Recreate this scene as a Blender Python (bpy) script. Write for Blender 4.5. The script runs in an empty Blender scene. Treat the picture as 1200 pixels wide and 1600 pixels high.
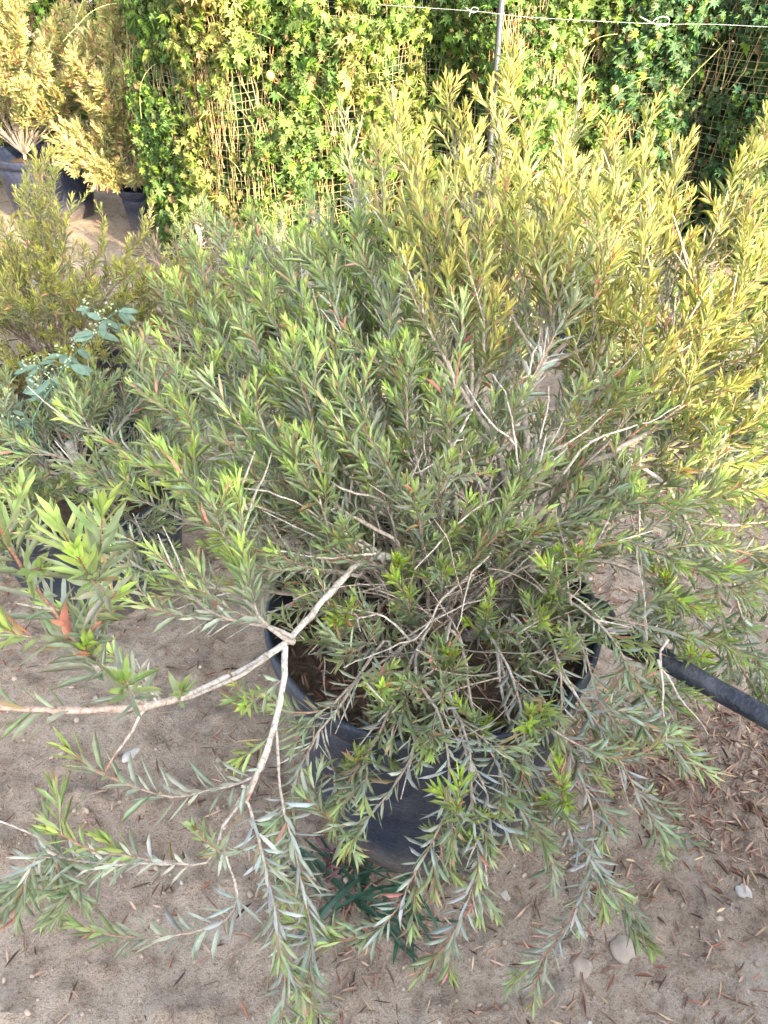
import bpy, math, random
import numpy as np
from mathutils import Vector

# ------------------------------------------------------------------ camera, sky, sun, exposure
SC = bpy.context.scene
COL = SC.collection
CAM_H, PITCH, FOV = 1.60, math.radians(37.0), math.radians(67.0)
cam = bpy.data.cameras.new('camera'); cam.sensor_fit = 'VERTICAL'; cam.sensor_height = 24.0
cam.lens = 12.0 / math.tan(FOV / 2); cam.clip_start = 0.02; cam.clip_end = 2000
camo = bpy.data.objects.new('camera', cam); COL.objects.link(camo)
camo.location = (0, 0, CAM_H); camo.rotation_euler = (math.pi / 2 - PITCH, 0, 0)
SC.camera = camo

SUN_AZ, SUN_EL = 39.0, 17.0          # degrees to the right of straight-behind, elevation
az, el = math.radians(SUN_AZ), math.radians(SUN_EL)
SUN = Vector((math.sin(az) * math.cos(el), -math.cos(az) * math.cos(el), math.sin(el)))
W = bpy.data.worlds.new('World'); SC.world = W; W.use_nodes = True
wn = W.node_tree.nodes; wl = W.node_tree.links; wn.clear()
sky = wn.new('ShaderNodeTexSky'); sky.sky_type = 'NISHITA'; sky.sun_disc = False
sky.sun_elevation = el; sky.sun_rotation = math.atan2(SUN.x, SUN.y)
sky.air_density = 1.0; sky.dust_density = 4.0; sky.ozone_density = 1.0
bg = wn.new('ShaderNodeBackground'); bg.inputs['Strength'].default_value = 0.15
wo = wn.new('ShaderNodeOutputWorld'); hs_ = wn.new('ShaderNodeHueSaturation'); hs_.inputs['Saturation'].default_value = .5; wl.new(sky.outputs[0], hs_.inputs['Color']); wl.new(hs_.outputs[0], bg.inputs[0]); wl.new(bg.outputs[0], wo.inputs[0])
sl = bpy.data.lights.new('sun', 'SUN'); sl.energy = 2.7; sl.angle = math.radians(0.6); sl.color = (1.0, 0.76, 0.42)
so = bpy.data.objects.new('sun', sl); COL.objects.link(so)
so.rotation_euler = SUN.to_track_quat('Z', 'Y').to_euler(); so.location = (4, -4, 5)
SC.view_settings.view_transform = 'Standard'; SC.view_settings.look = 'None'
SC.view_settings.exposure = 3.0; SC.view_settings.gamma = 1.0
SC.cycles.max_bounces = 8; SC.cycles.transparent_max_bounces = 8

rng = np.random.default_rng(11)
R = random.Random(5)
F = 800 / math.tan(FOV / 2)
CP, SP = math.cos(PITCH), math.sin(PITCH)

def at(px, py, d):
    """photo pixel and distance along the view axis -> world point"""
    u, v = (px - 600) / F, (800 - py) / F
    return np.array([u * d, d * (CP + v * SP), CAM_H + d * (-SP + v * CP)])

def nrm(v):
    v = np.asarray(v, float); n = np.linalg.norm(v, axis=-1, keepdims=True); return v / np.maximum(n, 1e-9)

# ------------------------------------------------------------------ numpy value noise
_tab = np.random.default_rng(3).random((256, 256))
def vnoise(x, y):
    xi = np.floor(x).astype(int); yi = np.floor(y).astype(int); fx = x - xi; fy = y - yi
    fx = fx * fx * (3 - 2 * fx); fy = fy * fy * (3 - 2 * fy)
    g = lambda a, b: _tab[a % 256, b % 256]
    return (g(xi, yi) * (1 - fx) + g(xi + 1, yi) * fx) * (1 - fy) + (g(xi, yi + 1) * (1 - fx) + g(xi + 1, yi + 1) * fx) * fy
def fbm(x, y, o=4):
    s = 0; a = 1; t = 0
    for k in range(o):
        s = s + a * vnoise(x * 2 ** k + 17 * k, y * 2 ** k + 31 * k); t += a; a *= .5
    return s / t

# ------------------------------------------------------------------ mesh accumulator
class MB:
    def __init__(s): s.v = []; s.c = []; s.f = []; s.n = 0
    def add(s, v, f, c):
        v = np.asarray(v, float).reshape(-1, 3); f = np.asarray(f, int)
        s.v.append(v); s.c.append(np.broadcast_to(np.asarray(c, float), (len(v), 3)))
        s.f.append(f + s.n); s.n += len(v)
    def build(s, name, mat, parent=None, smooth=True):
        me = bpy.data.meshes.new(name)
        v = np.concatenate(s.v); c = np.concatenate(s.c)
        li, ls = [], []; tot = 0
        for f in s.f:
            k = f.shape[1]; li.append(f.ravel()); ls.append(tot + np.arange(len(f)) * k); tot += f.size
        li = np.concatenate(li); ls = np.concatenate(ls)
        me.vertices.add(len(v)); me.vertices.foreach_set('co', v.ravel())
        me.loops.add(len(li)); me.loops.foreach_set('vertex_index', li)
        me.polygons.add(len(ls)); me.polygons.foreach_set('loop_start', ls)
        if smooth: me.polygons.foreach_set('use_smooth', np.ones(len(ls), bool))
        at_ = me.color_attributes.new('tint', 'FLOAT_COLOR', 'POINT')
        at_.data.foreach_set('color', np.concatenate([c, np.ones((len(c), 1))], 1).ravel())
        me.update(calc_edges=True); me.validate()
        me.materials.append(mat)
        o = bpy.data.objects.new(name, me); COL.objects.link(o)
        if parent is not None: o.parent = parent; o.matrix_parent_inverse = parent.matrix_world.inverted()
        return o

def tag(o, label=None, cat=None, group=None, kind=None):
    if label: o['label'] = label
    if cat: o['category'] = cat
    if group: o['group'] = group
    if kind: o['kind'] = kind
    return o
def empty(name, loc, label, cat, group=None):
    o = bpy.data.objects.new(name, None); o.empty_display_size = .1; o.location = loc; COL.objects.link(o)
    o.matrix_world.translation = Vector(loc)
    return tag(o, label, cat, group)

# ------------------------------------------------------------------ materials
def mat(name):
    m = bpy.data.materials.new(name); m.use_nodes = True; nt = m.node_tree; nt.nodes.clear()
    out = nt.nodes.new('ShaderNodeOutputMaterial'); p = nt.nodes.new('ShaderNodeBsdfPrincipled')
    nt.links.new(p.outputs[0], out.inputs[0]); return m, nt, p, out
def noise(nt, scale, detail=4, rough=.55, coord='Object'):
    tc = nt.nodes.new('ShaderNodeTexCoord'); n = nt.nodes.new('ShaderNodeTexNoise')
    n.inputs['Scale'].default_value = scale; n.inputs['Detail'].default_value = detail; n.inputs['Roughness'].default_value = rough
    nt.links.new(tc.outputs[coord], n.inputs['Vector']); return n
def ramp(nt, src, stops):
    r = nt.nodes.new('ShaderNodeValToRGB'); e = r.color_ramp.elements
    while len(e) < len(stops): e.new(.5)
    for k, (p, c) in enumerate(stops):
        e[k].position = p; e[k].color = (*c, 1) if len(c) == 3 else c
    nt.links.new(src, r.inputs[0]); return r
def mixc(nt, fac, a, b, mode='MIX'):
    m = nt.nodes.new('ShaderNodeMix'); m.data_type = 'RGBA'; m.blend_type = mode
    for k, x in ((0, fac), (6, a), (7, b)):
        if hasattr(x, 'links'): nt.links.new(x, m.inputs[k])
        elif k == 0: m.inputs[0].default_value = x
        else: m.inputs[k].default_value = (*x, 1)
    return m.outputs[2]
def bump(nt, h, p, strength=.3, dist=.01):
    b = nt.nodes.new('ShaderNodeBump'); b.inputs['Strength'].default_value = strength; b.inputs['Distance'].default_value = dist
    nt.links.new(h, b.inputs['Height']); nt.links.new(b.outputs[0], p.inputs['Normal']); return b

def leaf_mat(name, rough=.45, trans=.3, back=(1, 1, 1), spec=.4):
    m, nt, p, out = mat(name)
    a = nt.nodes.new('ShaderNodeAttribute'); a.attribute_name = 'tint'
    g = nt.nodes.new('ShaderNodeNewGeometry')
    n = noise(nt, 60, 2)
    rr = ramp(nt, n.outputs[0], [(.3, (.82, .82, .82)), (.7, (1.15, 1.15, 1.15))])
    c = mixc(nt, 1.0, a.outputs['Color'], rr.outputs[0], 'MULTIPLY')
    cb = mixc(nt, 1.0, c, back, 'MULTIPLY')
    cc = mixc(nt, g.outputs['Backfacing'], c, cb)
    nt.links.new(cc, p.inputs['Base Color']); p.inputs['Roughness'].default_value = rough
    p.inputs['Specular IOR Level'].default_value = spec
    t = nt.nodes.new('ShaderNodeBsdfTranslucent')
    tc = mixc(nt, 1.0, c, (1.25, 1.35, .55), 'MULTIPLY'); nt.links.new(tc, t.inputs[0])
    ms = nt.nodes.new('ShaderNodeMixShader'); ms.inputs[0].default_value = trans
    nt.links.new(p.outputs[0], ms.inputs[1]); nt.links.new(t.outputs[0], ms.inputs[2]); nt.links.new(ms.outputs[0], out.inputs[0])
    return m
M_LEAF = leaf_mat('bottlebrush_leaf', .48, .30, (1.12, 1.12, 1.25), .45)
M_VINE = leaf_mat('vine_leaf', .6, .33, (1.1, 1.1, 1.1), .25)
M_GRASS = leaf_mat('grass_blade', .4, .2)
M_TEAL = leaf_mat('weed_leaf', .6, .15)

m, nt, p, out = mat('bark'); M_BARK = m
a = nt.nodes.new('ShaderNodeAttribute'); a.attribute_name = 'tint'
n = noise(nt, 130, 6, .75); rr = ramp(nt, n.outputs[0], [(.36, (.42, .38, .34)), (.5, (.95, .94, .92)), (.64, (1.25, 1.25, 1.25))])
nt.links.new(mixc(nt, 1.0, a.outputs['Color'], rr.outputs[0], 'MULTIPLY'), p.inputs['Base Color'])
p.inputs['Roughness'].default_value = .85; bump(nt, n.outputs[0], p, .5, .004)

def plastic(name, base, dust=(.13, .115, .10), amt=.45, rough=.42):
    m, nt, p, out = mat(name)
    n1 = noise(nt, 7, 6, .65); n2 = noise(nt, 120, 3, .6)
    f = ramp(nt, n1.outputs[0], [(.48, (0, 0, 0)), (.78, (amt, amt, amt))])
    g = ramp(nt, n2.outputs[0], [(.62, (0, 0, 0)), (.74, (.6, .6, .6))])
    c = mixc(nt, f.outputs[0], base, dust); c = mixc(nt, g.outputs[0], c, tuple(x * .8 for x in dust))
    nt.links.new(c, p.inputs['Base Color'])
    rr = ramp(nt, n1.outputs[0], [(.4, (rough,) * 3), (.8, (.8,) * 3)]); nt.links.new(rr.outputs[0], p.inputs['Roughness'])
    tc = nt.nodes.new('ShaderNodeTexCoord'); mp = nt.nodes.new('ShaderNodeMapping'); mp.inputs['Scale'].default_value = (16, 16, 2.2)
    n3 = nt.nodes.new('ShaderNodeTexNoise'); n3.inputs['Scale'].default_value = 1; n3.inputs['Detail'].default_value = 5; nt.links.new(tc.outputs['Object'], mp.inputs[0]); nt.links.new(mp.outputs[0], n3.inputs['Vector'])
    st_ = ramp(nt, n3.outputs[0], [(.54, (0, 0, 0)), (.72, (amt * .6,) * 3)]); c = mixc(nt, st_.outputs[0], c, dust)
    sx = nt.nodes.new('ShaderNodeSeparateXYZ'); nt.links.new(tc.outputs['Object'], sx.inputs[0])
    mr = nt.nodes.new('ShaderNodeMapRange'); mr.inputs[1].default_value = .0; mr.inputs[2].default_value = .13; mr.inputs[3].default_value = .75; mr.inputs[4].default_value = 0; nt.links.new(sx.outputs['Z'], mr.inputs[0])
    mm = nt.nodes.new('ShaderNodeMath'); mm.operation = 'MULTIPLY'; nt.links.new(mr.outputs[0], mm.inputs[0]); nt.links.new(n2.outputs[0], mm.inputs[1])
    if 'pipe' not in name: c = mixc(nt, mm.outputs[0], c, (.30, .24, .19))
    nt.links.new(c, p.inputs['Base Color'])
    bump(nt, n1.outputs[0], p, .55, .05); return m
M_POT = plastic('black_pot_plastic', (.016, .024, .045), dust=(.14, .145, .155), amt=.4)
M_POTFAR = plastic('blue_black_pot_plastic', (.010, .017, .045), amt=.10)
M_PIPE = plastic('black_pipe_plastic', (.011, .016, .030), dust=(.12, .13, .15), amt=.28, rough=.38)

m, nt, p, out = mat('sandy_soil'); M_GROUND = m
n1 = noise(nt, 1.6, 6, .6); n2 = noise(nt, 26, 8, .7); n3 = noise(nt, 160, 4, .7); n4 = noise(nt, 5.0, 5, .6)
c = ramp(nt, n1.outputs[0], [(.35, (.33, .26, .208)), (.5, (.41, .335, .275)), (.66, (.47, .40, .34))]).outputs[0]
d = ramp(nt, n2.outputs[0], [(.34, (.66, .62, .58)), (.50, (1, 1, 1)), (.68, (1.2, 1.2, 1.18))]).outputs[0]
c = mixc(nt, 1.0, c, d, 'MULTIPLY')
e = ramp(nt, n3.outputs[0], [(.36, (.5, .45, .41)), (.46, (1, 1, 1)), (.62, (1.0, 1.0, 1.0)), (.70, (1.3, 1.28, 1.25))]).outputs[0]
c = mixc(nt, .8, c, e, 'MULTIPLY')
n5 = noise(nt, 420, 3, .7); c = mixc(nt, 1.0, c, ramp(nt, n5.outputs[0], [(.35, (.72, .70, .68)), (.65, (1.2, 1.2, 1.2))]).outputs[0], 'MULTIPLY')
k = ramp(nt, n4.outputs[0], [(.56, (0, 0, 0)), (.72, (.6, .6, .6))]).outputs[0]
c = mixc(nt, k, c, (.42, .38, .335))
nt.links.new(c, p.inputs['Base Color']); p.inputs['Roughness'].default_value = .95; p.inputs['Specular IOR Level'].default_value = .15
ad = nt.nodes.new('ShaderNodeMath'); ad.operation = 'MULTIPLY_ADD'; ad.inputs[1].default_value = .35
nt.links.new(n3.outputs[0], ad.inputs[0]); nt.links.new(n2.outputs[0], ad.inputs[2]); bump(nt, ad.outputs[0], p, 1.0, .02)

def simple(name, rough=.8, spec=.3, nscale=40, lo=.7, hi=1.2, metallic=0):
    m, nt, p, out = mat(name)
    a = nt.nodes.new('ShaderNodeAttribute'); a.attribute_name = 'tint'
    n = noise(nt, nscale, 5, .6); rr = ramp(nt, n.outputs[0], [(.3, (lo,) * 3), (.7, (hi,) * 3)])
    nt.links.new(mixc(nt, 1.0, a.outputs['Color'], rr.outputs[0], 'MULTIPLY'), p.inputs['Base Color'])
    p.inputs['Roughness'].default_value = rough; p.inputs['Specular IOR Level'].default_value = spec; p.inputs['Metallic'].default_value = metallic
    bump(nt, n.outputs[0], p, .3, .004); return m
M_DRY = simple('dry_leaf', .85); M_STONE = simple('stone', .9, .2, 30); M_NET = simple('netting_strand', .6, .3, 20, .75, 1.15)
M_METAL = simple('galvanised_post', .5, .5, 12, .75, 1.15, .5); M_WIRE = simple('wire', .4, .5, 20, .9, 1.1)
M_SOIL = simple('potting_soil', .98, .1, 70, .35, 1.5); M_FRUIT = simple('gourd_skin', .4, .4, 60, .85, 1.15)

# ------------------------------------------------------------------ shape helpers
def smooth_path(pts, step=.02):
    P = np.asarray(pts, float)
    if len(P) == 2: P = np.array([P[0], (P[0] + P[1]) / 2, P[1]])
    Q = np.vstack([2 * P[0] - P[1], P, 2 * P[-1] - P[-2]]); out = []
    for k in range(1, len(Q) - 2):
        n = max(2, int(np.linalg.norm(Q[k + 1] - Q[k]) / step)); t = np.linspace(0, 1, n, endpoint=False)[:, None]
        a, b, c, d = Q[k - 1], Q[k], Q[k + 1], Q[k + 2]
        out.append(.5 * (2 * b + (c - a) * t + (2 * a - 5 * b + 4 * c - d) * t * t + (3 * b - a - 3 * c + d) * t ** 3))
    out.append(P[-1:]); return np.vstack(out)
def frames(P):
    T = nrm(np.gradient(P, axis=0)); up = np.array([.13, .27, .95])
    N = np.cross(T, up); bad = np.linalg.norm(N, axis=1) < .15
    N[bad] = np.cross(T[bad], [1, .2, 0]); N = nrm(N); return T, N, np.cross(T, N)
def tube(mb, P, r, col, k=5, cap=True):
    P = np.asarray(P, float); n = len(P); r = np.broadcast_to(r, (n,)) ; T, N, B = frames(P)
    th = np.arange(k) / k * 2 * math.pi
    V = P[:, None] + r[:, None, None] * (np.cos(th)[None, :, None] * N[:, None] + np.sin(th)[None, :, None] * B[:, None])
    i = np.arange(n - 1)[:, None] * k; j = np.arange(k)[None]; j2 = (j + 1) % k
    Fq = np.stack([i + j, i + j2, i + k + j2, i + k + j], -1).reshape(-1, 4)
    c = np.broadcast_to(col, (n, 3)); mb.add(V.reshape(-1, 3), Fq, np.repeat(c, k, 0))
    if cap and k > 3:
        c0 = c[0]
        for idx, p0 in ((0, P[0]), (n - 1, P[-1])):
            ring = V[idx]; mb.add(np.vstack([ring, p0]), [[q, (q + 1) % k, k] if idx else [(q + 1) % k, q, k] for q in range(k)], c[idx])

# lanceolate leaf: 8 vertices, keeled and slightly recurved
LV = np.array([[0, 0, 0], [.30, .42, .035], [.32, 0, -.02], [.30, -.42, .035], [.68, .40, .02], [.70, 0, -.045], [.68, -.40, .02], [1, 0, -.06]])
LT = np.array([[0, 2, 1], [0, 3, 2], [4, 5, 7], [5, 6, 7]]); LQ = np.array([[1, 2, 5, 4], [2, 3, 6, 5]])
def add_leaves(mb, P, D, Nn, L, Wd, C, tipc=None):
    n = len(P)
    if n == 0: return
    D = nrm(D); S = nrm(np.cross(Nn, D)); Nn = np.cross(D, S)
    cur = rng.uniform(-.8, 2.4, n)[:, None, None]
    V = P[:, None] + LV[None, :, 0:1] * L[:, None, None] * D[:, None] + LV[None, :, 1:2] * Wd[:, None, None] * S[:, None] + LV[None, :, 2:3] * cur * L[:, None, None] * Nn[:, None]
    off = (np.arange(n) * 8)[:, None, None]
    Cc = np.repeat(C[:, None], 8, 1)
    if tipc is not None: Cc = Cc.copy(); Cc[:, 7] = Cc[:, 7] * .5 + tipc * .5
    base = mb.n; mb.v.append(V.reshape(-1, 3)); mb.c.append(Cc.reshape(-1, 3)); mb.n += n * 8
    mb.f.append((LT[None] + off).reshape(-1, 3) + base); mb.f.append((LQ[None] + off).reshape(-1, 4) + base)

PAL_MAIN = dict(young=(.38, .50, .13), mid=(.22, .275, .16), old=(.34, .37, .32), red=(.58, .25, .20), ystem=(.36, .13, .06), ostem=(.36, .31, .27), wood=(.42, .37, .325), redp=.010, L=.044, Wd=.0055)
def pal(**k): d = dict(PAL_MAIN); d.update(k); return d

def leafy(ml, P, dist_tip, PAL, dens=1.0, young=1.0, yr=.055):
    """leaves set spirally round the path P; dist_tip is the arc distance from the tip"""
    seg = np.linalg.norm(np.diff(P, axis=0), axis=1); s = np.r_[0, np.cumsum(seg)]; tot = s[-1]
    q1, q2, q3 = rng.random(3); young = young * min(1.15, .22 + 1.15 * q1); yr = yr * (.55 + .8 * q2); tone = .82 + .36 * q3; lsc = .78 + .42 * rng.random()
    sp = .0056 / dens; n = int(tot / sp)
    if n < 2: return
    u = (np.arange(n) + rng.uniform(-.3, .3, n)) * sp; u = np.clip(u, 0, tot)
    # tighter at the tip
    u = np.sort(np.r_[u, tot - rng.uniform(0, .018, 4)])
    n = len(u)
    Q = np.stack([np.interp(u, s, P[:, k]) for k in range(3)], 1)
    T, N, B = frames(P); Tq = nrm(np.stack([np.interp(u, s, T[:, k]) for k in range(3)], 1))
    Nq = nrm(np.cross(Tq, np.array([.13, .27, .95])) + 1e-4); Bq = np.cross(Tq, Nq)
    ph = np.arange(n) * 2.39996 + rng.uniform(0, 6.28) + rng.normal(0, .25, n)
    dt = tot - u + dist_tip
    th = np.radians(np.interp(dt, [0, .02, .06, .15, .4], [12, 28, 42, 50, 62]) + rng.normal(0, 8, n))
    rad = np.cos(ph)[:, None] * Nq + np.sin(ph)[:, None] * Bq
    D = np.cos(th)[:, None] * Tq + np.sin(th)[:, None] * rad; D[:, 2] += .10
    Nn = np.sin(th)[:, None] * Tq - np.cos(th)[:, None] * rad + rng.normal(0, .22, (n, 3))
    L = PAL['L'] * np.interp(dt, [0, .01, .04, .1], [.42, .68, .92, 1.0]) * rng.uniform(.70, 1.18, n) * lsc
    Wd = PAL['Wd'] * rng.uniform(.8, 1.25, n) * np.interp(dt, [0, .02], [.75, 1])
    fy = np.clip(np.clip(1.15 - dt / yr, 0, 1)[:, None] * young, 0, 1); fo = np.clip((dt - .05) / .12, 0, 1)[:, None]
    C = np.array(PAL['mid']) * (1 - fo) + np.array(PAL['old']) * fo
    C = C * (1 - fy) + np.array(PAL['young']) * fy
    C = C * tone * rng.uniform(.75, 1.25, (n, 1)) * (1 + rng.normal(0, .05, (n, 3)))
    rr = rng.random(n) < PAL['redp'] * (1 if young > 0 else .5)
    C[rr] = np.array(PAL['red']) * rng.uniform(.8, 1.2, (rr.sum(), 1))
    br = rng.random(n) < .035; C[br] = np.array([.36, .27, .15]) * rng.uniform(.6, 1.2, (br.sum(), 1))
    add_leaves(ml, Q + rad * .001, D, Nn, L, Wd, np.clip(C, .01, .9), np.array([.25, .18, .08]))

def walk(p, d, length, trop=.04, wob=.06, step=.02, wobs=None):
    n = max(3, int(length / step)); pts = [np.array(p, float)]; d = nrm(np.array(d, float)); w = rng.normal(0, wob * .4, 3)
    for k in range(n):
        w = w * .8 + rng.normal(0, wob * .45, 3); d = nrm(d + w * .5 + np.array([0, 0, trop])); pts.append(pts[-1] + d * step)
    return np.array(pts)

def stemcol(n, t0, t1, PAL):
    t = np.linspace(t0, t1, n)[:, None]
    a, b, c = np.array(PAL['wood']), np.array(PAL['ostem']), np.array(PAL['ystem'])
    return np.where(t < .5, a + (b - a) * t * 2, b + (c - b) * (t - .5) * 2)

def rot_dir(T, ang, up=.0):
    r = rng.normal(0, 1, 3); r[2] *= .8; r = nrm(r - T * np.dot(r, T)); d = T * math.cos(ang) + r * math.sin(ang); d[2] += up
    return nrm(d)

def shoot(mw, ml, p, d, length, PAL, trop=.05, r=.0016, young=1.0, dens=1.0, bare=.15, yr=.055):
    P = walk(p, d, length, trop)
    tube(mw, P, np.linspace(r, r * .45, len(P)), stemcol(len(P), .45, 1, PAL), 3, False)
    k0 = int(len(P) * bare); leafy(ml, P[k0:], 0, PAL, dens, young, yr)

def limb(mw, ml, pts, r0, r1, PAL, lat=(.3, .045), latlen=(.12, .26), leaf_from=.55, ang=(25, 55), up=.25, trop=.05, sub=2, dens=1.0, young=1.0, dead=.06, yr=.055, tipshoot=True):
    """a branch with side shoots: lat = (start fraction, spacing)"""
    P = smooth_path(pts, .02); n = len(P)
    J = np.cumsum(rng.normal(0, .0012, (n, 3)), 0); J -= np.linspace(0, 1, n)[:, None] * J[-1]; P = P + J
    tube(mw, P, np.linspace(r0, r1, n) * (1 + .07 * np.sin(np.arange(n) * 1.7) + .22 * (rng.random(n) < .10)), stemcol(n, 0, .75 if r0 > .004 else .95, PAL), 6 if r0 > .004 else 4)
    seg = np.linalg.norm(np.diff(P, axis=0), axis=1); s = np.r_[0, np.cumsum(seg)]; tot = s[-1]
    if leaf_from < 1: k0 = int(n * leaf_from); leafy(ml, P[k0:], 0, PAL, dens, young, yr)
    T, _, _ = frames(P); u = tot * lat[0]
    while u < tot * .97:
        k = min(n - 1, int(np.searchsorted(s, u))); t = u / tot
        ln = rng.uniform(*latlen) * (1.15 - .55 * t)
        d = rot_dir(T[k], math.radians(rng.uniform(*ang)), up)
        if rng.random() < dead:
            Pd = walk(P[k], d, ln * .9, .0, .09); tube(mw, Pd, np.linspace(.0021, .0008, len(Pd)), np.tile(np.array((.52, .48, .44)) * rng.uniform(.7, 1.15), (len(Pd), 1)), 4, False)
        else:
            Pl = walk(P[k], d, ln, trop)
            rr = .0019 if ln > .14 else .0015
            tube(mw, Pl, np.linspace(rr, rr * .4, len(Pl)), stemcol(len(Pl), .35, 1, PAL), 3, False)
            leafy(ml, Pl[int(len(Pl) * .18):], 0, PAL, dens, young, yr)
            for q in range(sub):
                if rng.random() < .75:
                    kk = int(len(Pl) * rng.uniform(.2, .7)); Tl = nrm(Pl[min(kk + 1, len(Pl) - 1)] - Pl[kk - 1 if kk else 0])
                    shoot(mw, ml, Pl[kk], rot_dir(Tl, math.radians(rng.uniform(25, 50)), up * .6), ln * rng.uniform(.35, .7), PAL, trop, .0013, young, dens, yr=yr)
        u += lat[1] * rng.uniform(.6, 1.5)

def lathe(mb, cx, cy, prof, col, k=72, wob=.0, sq=1.0, rot=0):
    th = np.arange(k) / k * 2 * math.pi; V = []
    for j, (r, z) in enumerate(prof):
        rr = r * (1 + wob * np.sin(th * 2 + 1.3) + wob * .6 * np.sin(th * 3 + .4 + j * .12) + wob * .35 * np.sin(th * 7 + j * .5))
        V.append(np.stack([cx + rr * np.cos(th), cy + rr * np.sin(th) * sq, np.full(k, z)], 1))
    V = np.concatenate(V); n = len(prof); i = np.arange(n - 1)[:, None] * k; j = np.arange(k)[None]; j2 = (j + 1) % k
    mb.add(V, np.stack([i + j, i + j2, i + k + j2, i + k + j], -1).reshape(-1, 4), col)

def pot(x, y, r, h, label, group=None, material=None, soil=.06, lug=False, base=.74, rim=.018, z0=.0):
    material = material or M_POT
    t = empty('plant_pot', (x, y, z0), label, 'pot', group)
    mb = MB(); rb = r * base; h0 = h - .05
    f = lambda q: rb + (r * .93 - rb) * q
    lathe(mb, x, y, [(.001, z0 + .004), (rb * .96, z0 + .0), (rb, z0 + .012), (f(.18), z0 + h0 * .18), (f(.4), z0 + h0 * .4), (f(.62), z0 + h0 * .62), (f(.82), z0 + h0 * .82), (r * .93, z0 + h0),
                     (r * .905, z0 + h0), (f(.7) - .012, z0 + h0 * .7), (f(.45) - .012, z0 + h0 * .45), (.001, z0 + h0 * .44)], (0, 0, 0), 96, .011 if r < .31 else .017)
    mb.build('wall', material, t)
    mb = MB(); lathe(mb, x, y, [(r * .925, z0 + h - .056), (r * .975, z0 + h - .05), (r * .995, z0 + h - .03), (r * 1.0, z0 + h - .010), (r * .995, z0 + h - .001), (r * .975, z0 + h + .003), (r * .955, z0 + h - .002), (r * .94, z0 + h - .02), (r * .92, z0 + h - .05), (r * .925, z0 + h - .056)], (0, 0, 0), 96, .008)
    mb.build('rim', material, t)
    if lug:
        for a0 in (-.05,):
            mb = MB(); c = np.array([x + math.cos(a0) * r * 1.0, y + math.sin(a0) * r, z0 + h - .018]); tn = np.array([-math.sin(a0), math.cos(a0), 0]); ou = np.array([math.cos(a0), math.sin(a0), 0])
            tube(mb, smooth_path([c - tn * .05 - ou * .01, c - tn * .04 + ou * .018, c + ou * .026, c + tn * .04 + ou * .018, c + tn * .05 - ou * .01], .012), .011, (0, 0, 0), 10)
            mb.build('handle', material, t)
    # soil surface, a lumpy disc
    mb = MB(); k = 56; rings = 14; V = [[x, y, z0 + h - soil]]; 
    for q in range(1, rings + 1):
        rr = (r * .925) * q / rings
        for a1 in np.arange(k) / k * 2 * math.pi:
            xx, yy = x + rr * math.cos(a1), y + rr * math.sin(a1)
            V.append([xx, yy, z0 + h - soil + .035 * (float(fbm(np.array(xx * 22), np.array(yy * 22), 3)) - .5) - .02 * (q / rings) ** 3])
    fs = [[0, 1 + q, 1 + (q + 1) % k] for q in range(k)]; fq = []
    for g in range(rings - 1):
        o = 1 + g * k
        for q in range(k): fq.append([o + q, o + k + q, o + k + (q + 1) % k, o + (q + 1) % k])
    mb.add(V, fs, (.10, .075, .055)); b0 = mb.n - len(V); mb.f.append(np.array(fq) + b0)
    mb.build('soil', M_SOIL, t)
    return t

# ------------------------------------------------------------------ ground
def axis(lo, hi, flo, fhi, st):
    mid = np.arange(flo, fhi + st, st); g = 1.22; a = [mid[0]]; s = st
    while a[-1] > lo: s *= g; a.append(a[-1] - s)
    b = [mid[-1]]; s = st
    while b[-1] < hi: s *= g; b.append(b[-1] + s)
    return np.r_[a[:0:-1], mid, b[1:]]
gx = axis(-600, 600, -1.6, 1.9, .014); gy = axis(-600, 600, .3, 3.2, .014)
X, Y = np.meshgrid(gx, gy); near = np.exp(-(np.maximum(0, np.hypot(X, Y - 2) - 5) / 4) ** 2)
def gz(x, y):
    x = np.asarray(x, float); y = np.asarray(y, float)
    nr = np.exp(-(np.maximum(0, np.hypot(x, y - 2) - 5) / 4) ** 2)
    b = fbm(x * 1.3 + 50, y * 1.3 + 50, 3) - .5; s = fbm(x * 9 + 90, y * 9 + 90, 4) - .5; cl = np.clip(fbm(x * 24 + 9, y * 24 + 70, 3) - .60, 0, 1)
    return (b * .035 + s * .024 + cl * .09) * nr
Z = gz(X, Y)
mb = MB(); ny, nx = X.shape; I = np.arange(ny - 1)[:, None] * nx + np.arange(nx - 1)[None]
mb.add(np.stack([X, Y, Z], -1).reshape(-1, 3), np.stack([I, I + 1, I + nx + 1, I + nx], -1).reshape(-1, 4), (.3, .25, .2))
tag(mb.build('ground', M_GROUND), kind='structure')

# fallen dry leaves
def litter(name, regions, label, cols, L=(.02, .05), Wd=(.0025, .006)):
    mb = MB()
    for (x0, x1, y0, y1, cnt, pw) in regions:
        x = rng.uniform(x0, x1, cnt * 3); y = rng.uniform(y0, y1, cnt * 3)
        k = (fbm(x * 3.5 + 5, y * 3.5 + 7, 4) > rng.uniform(.38, .38 + pw, cnt * 3)) | (rng.random(cnt * 3) < .10); x = x[k][:cnt]; y = y[k][:cnt]; n = len(x)
        a = rng.uniform(0, 6.28, n); D = np.stack([np.cos(a), np.sin(a), rng.normal(.02, .10, n)], 1)
        N = np.stack([rng.normal(0, .35, n), rng.normal(0, .35, n), np.ones(n)], 1)
        C = np.array(cols)[rng.integers(0, len(cols), n)] * rng.uniform(.6, 1.3, (n, 1))
        add_leaves(mb, np.stack([x, y, gz(x, y) + .004], 1), D, N, rng.uniform(*L, n), rng.uniform(*Wd, n), C)
    return tag(mb.build(name, M_DRY), label, 'leaf litter', kind='stuff')
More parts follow.
